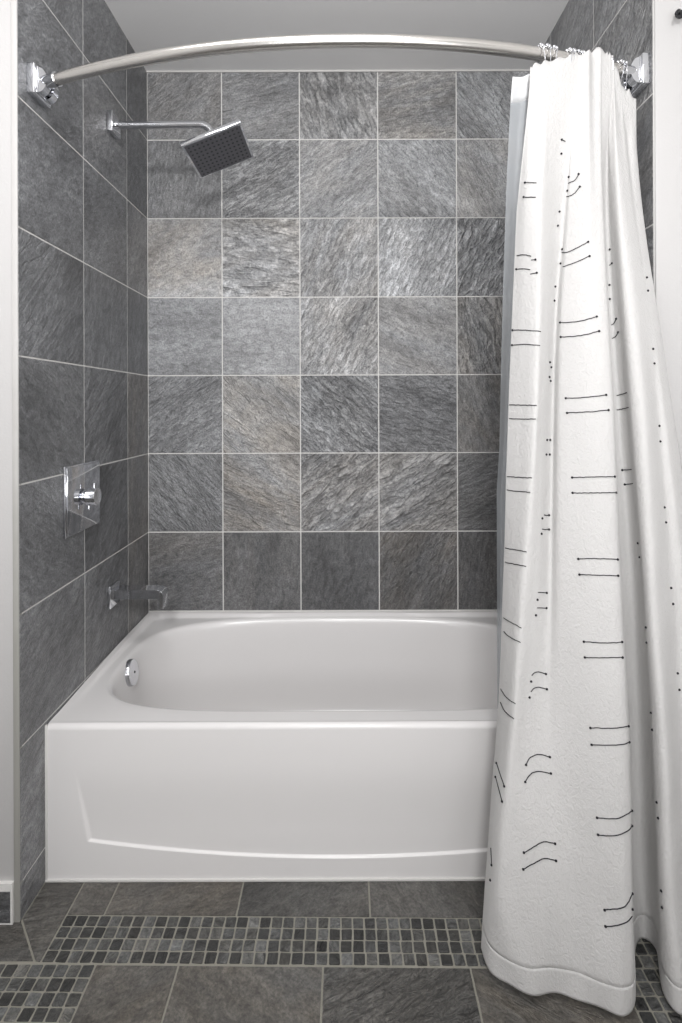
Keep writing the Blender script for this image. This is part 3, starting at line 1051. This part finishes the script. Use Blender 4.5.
NUl, NVl = 90, 60
for nm, va, vb, mt_ in (('liner_sheet', 0.025, 1.0, M['liner']), ('liner_top_band', 0.0, 0.03, M['liner_hem'])):
    nv = NVl if nm == 'liner_sheet' else 3
    V = [liner_pt(i / NUl, va + (vb - va) * j / nv) - ln.location for j in range(nv + 1) for i in range(NUl + 1)]
    Fc = [(j * (NUl + 1) + i, (j + 1) * (NUl + 1) + i, (j + 1) * (NUl + 1) + i + 1, j * (NUl + 1) + i + 1) for j in range(nv) for i in range(NUl)]
    o = link_mesh(nm, V, Fc, mt_, ln)
    if nm != 'liner_sheet': o['label'] = 'white reinforced top band'; o.modifiers.new('t', 'SOLIDIFY').thickness = .0012

# ------------------------------------------------------------------ roller hooks
hook = empty('curtain_hook', (0, 0, RZ))
bm = bmesh.new()
arc = []
for k in range(25):
    a = R(-60) + R(300) * k / 24
    arc.append((0, -0.019 * math.cos(a), 0.019 * math.sin(a) + 0.000))
arc = [(0, 0.019 * math.cos(R(200 - 220 * k / 20)), 0.019 * math.sin(R(200 - 220 * k / 20))) for k in range(21)]
front = [(0, -.019, -.012), (0, -.015, -.030), (0, -.014, -.044), (0, -.010, -.050), (0, -.005, -.046)]
back = [(0, .019, -.010), (0, .014, -.030), (0, .012, -.042), (0, .008, -.047), (0, .004, -.043)]
bm_tube(bm, front[::-1] + arc + back, 0.0012, 8)
wire = link_bm('hook_wire', bm, M['chrome'], hook)
rollers = []
for k in range(5):
    a = R(150 - 30 * k)
    bm = bmesh.new(); bm_ball(bm, (0, 0, 0), 0.0046, 2)
    o = link_bm('roller_ball', bm, M['chrome'], hook)
    o.location = (0, 0.0185 * math.cos(a), 0.0185 * math.sin(a))
    rollers.append(o)
hx = [.450, .461, .474, .516, .528, .541, .553, .566, .592, .622, .655, .668]
ORD = ['first', 'second', 'third', 'fourth', 'fifth', 'sixth', 'seventh', 'eighth', 'ninth', 'tenth', 'eleventh', 'last']
for i, x in enumerate(hx):
    if i == 0: hk = hook
    else:
        hk = hook.copy(); C.objects.link(hk)
        for ch in (wire, *rollers):
            c = ch.copy(); C.objects.link(c); c.parent = hk
    hk.location = (x, rod_y(x), RZ)
    hk.rotation_euler = (0, R(rj.uniform(-12, 12)), math.atan((x - rc) / RR) + R(rj.uniform(-22, 22)))
    hk['category'] = 'curtain hook'
    hk['group'] = 'roller hooks carrying the shower curtain'
    hk['label'] = 'chrome beaded roller hook on the curved rod, %s from the left above the curtain' % ORD[i]

# ------------------------------------------------------------------ black hook on the white wall at the right
hcn = Vector(((682.5 - CX) * 1.23 / F, 1.243, H + (CY - 15) * 1.236 / F))
wh = empty('wall_hook', hcn)
tag(wh, 'small black hook on the white wall at the upper right', 'hook')
bm = bmesh.new()
bm_lathe(bm, [(0, .003), (.009, .003), (.011, .001), (.011, 0)], Matrix.Rotation(R(90), 4, 'X') @ Matrix.Translation((0.004, .004, 0)), 24)
link_bm('back_plate', bm, M['black'], wh)
bm = bmesh.new()
bm_tube(bm, [(.004, -.002, .004), (-.002, -.010, .006), (-.007, -.014, .003), (-.011, -.016, -.002), (-.0125, -.016, -.006)], [.003, .003, .0032, .0036, .0040], 12)
bm_ball(bm, (-.0125, -.016, -.006), .0042)
link_bm('prong', bm, M['black'], wh)
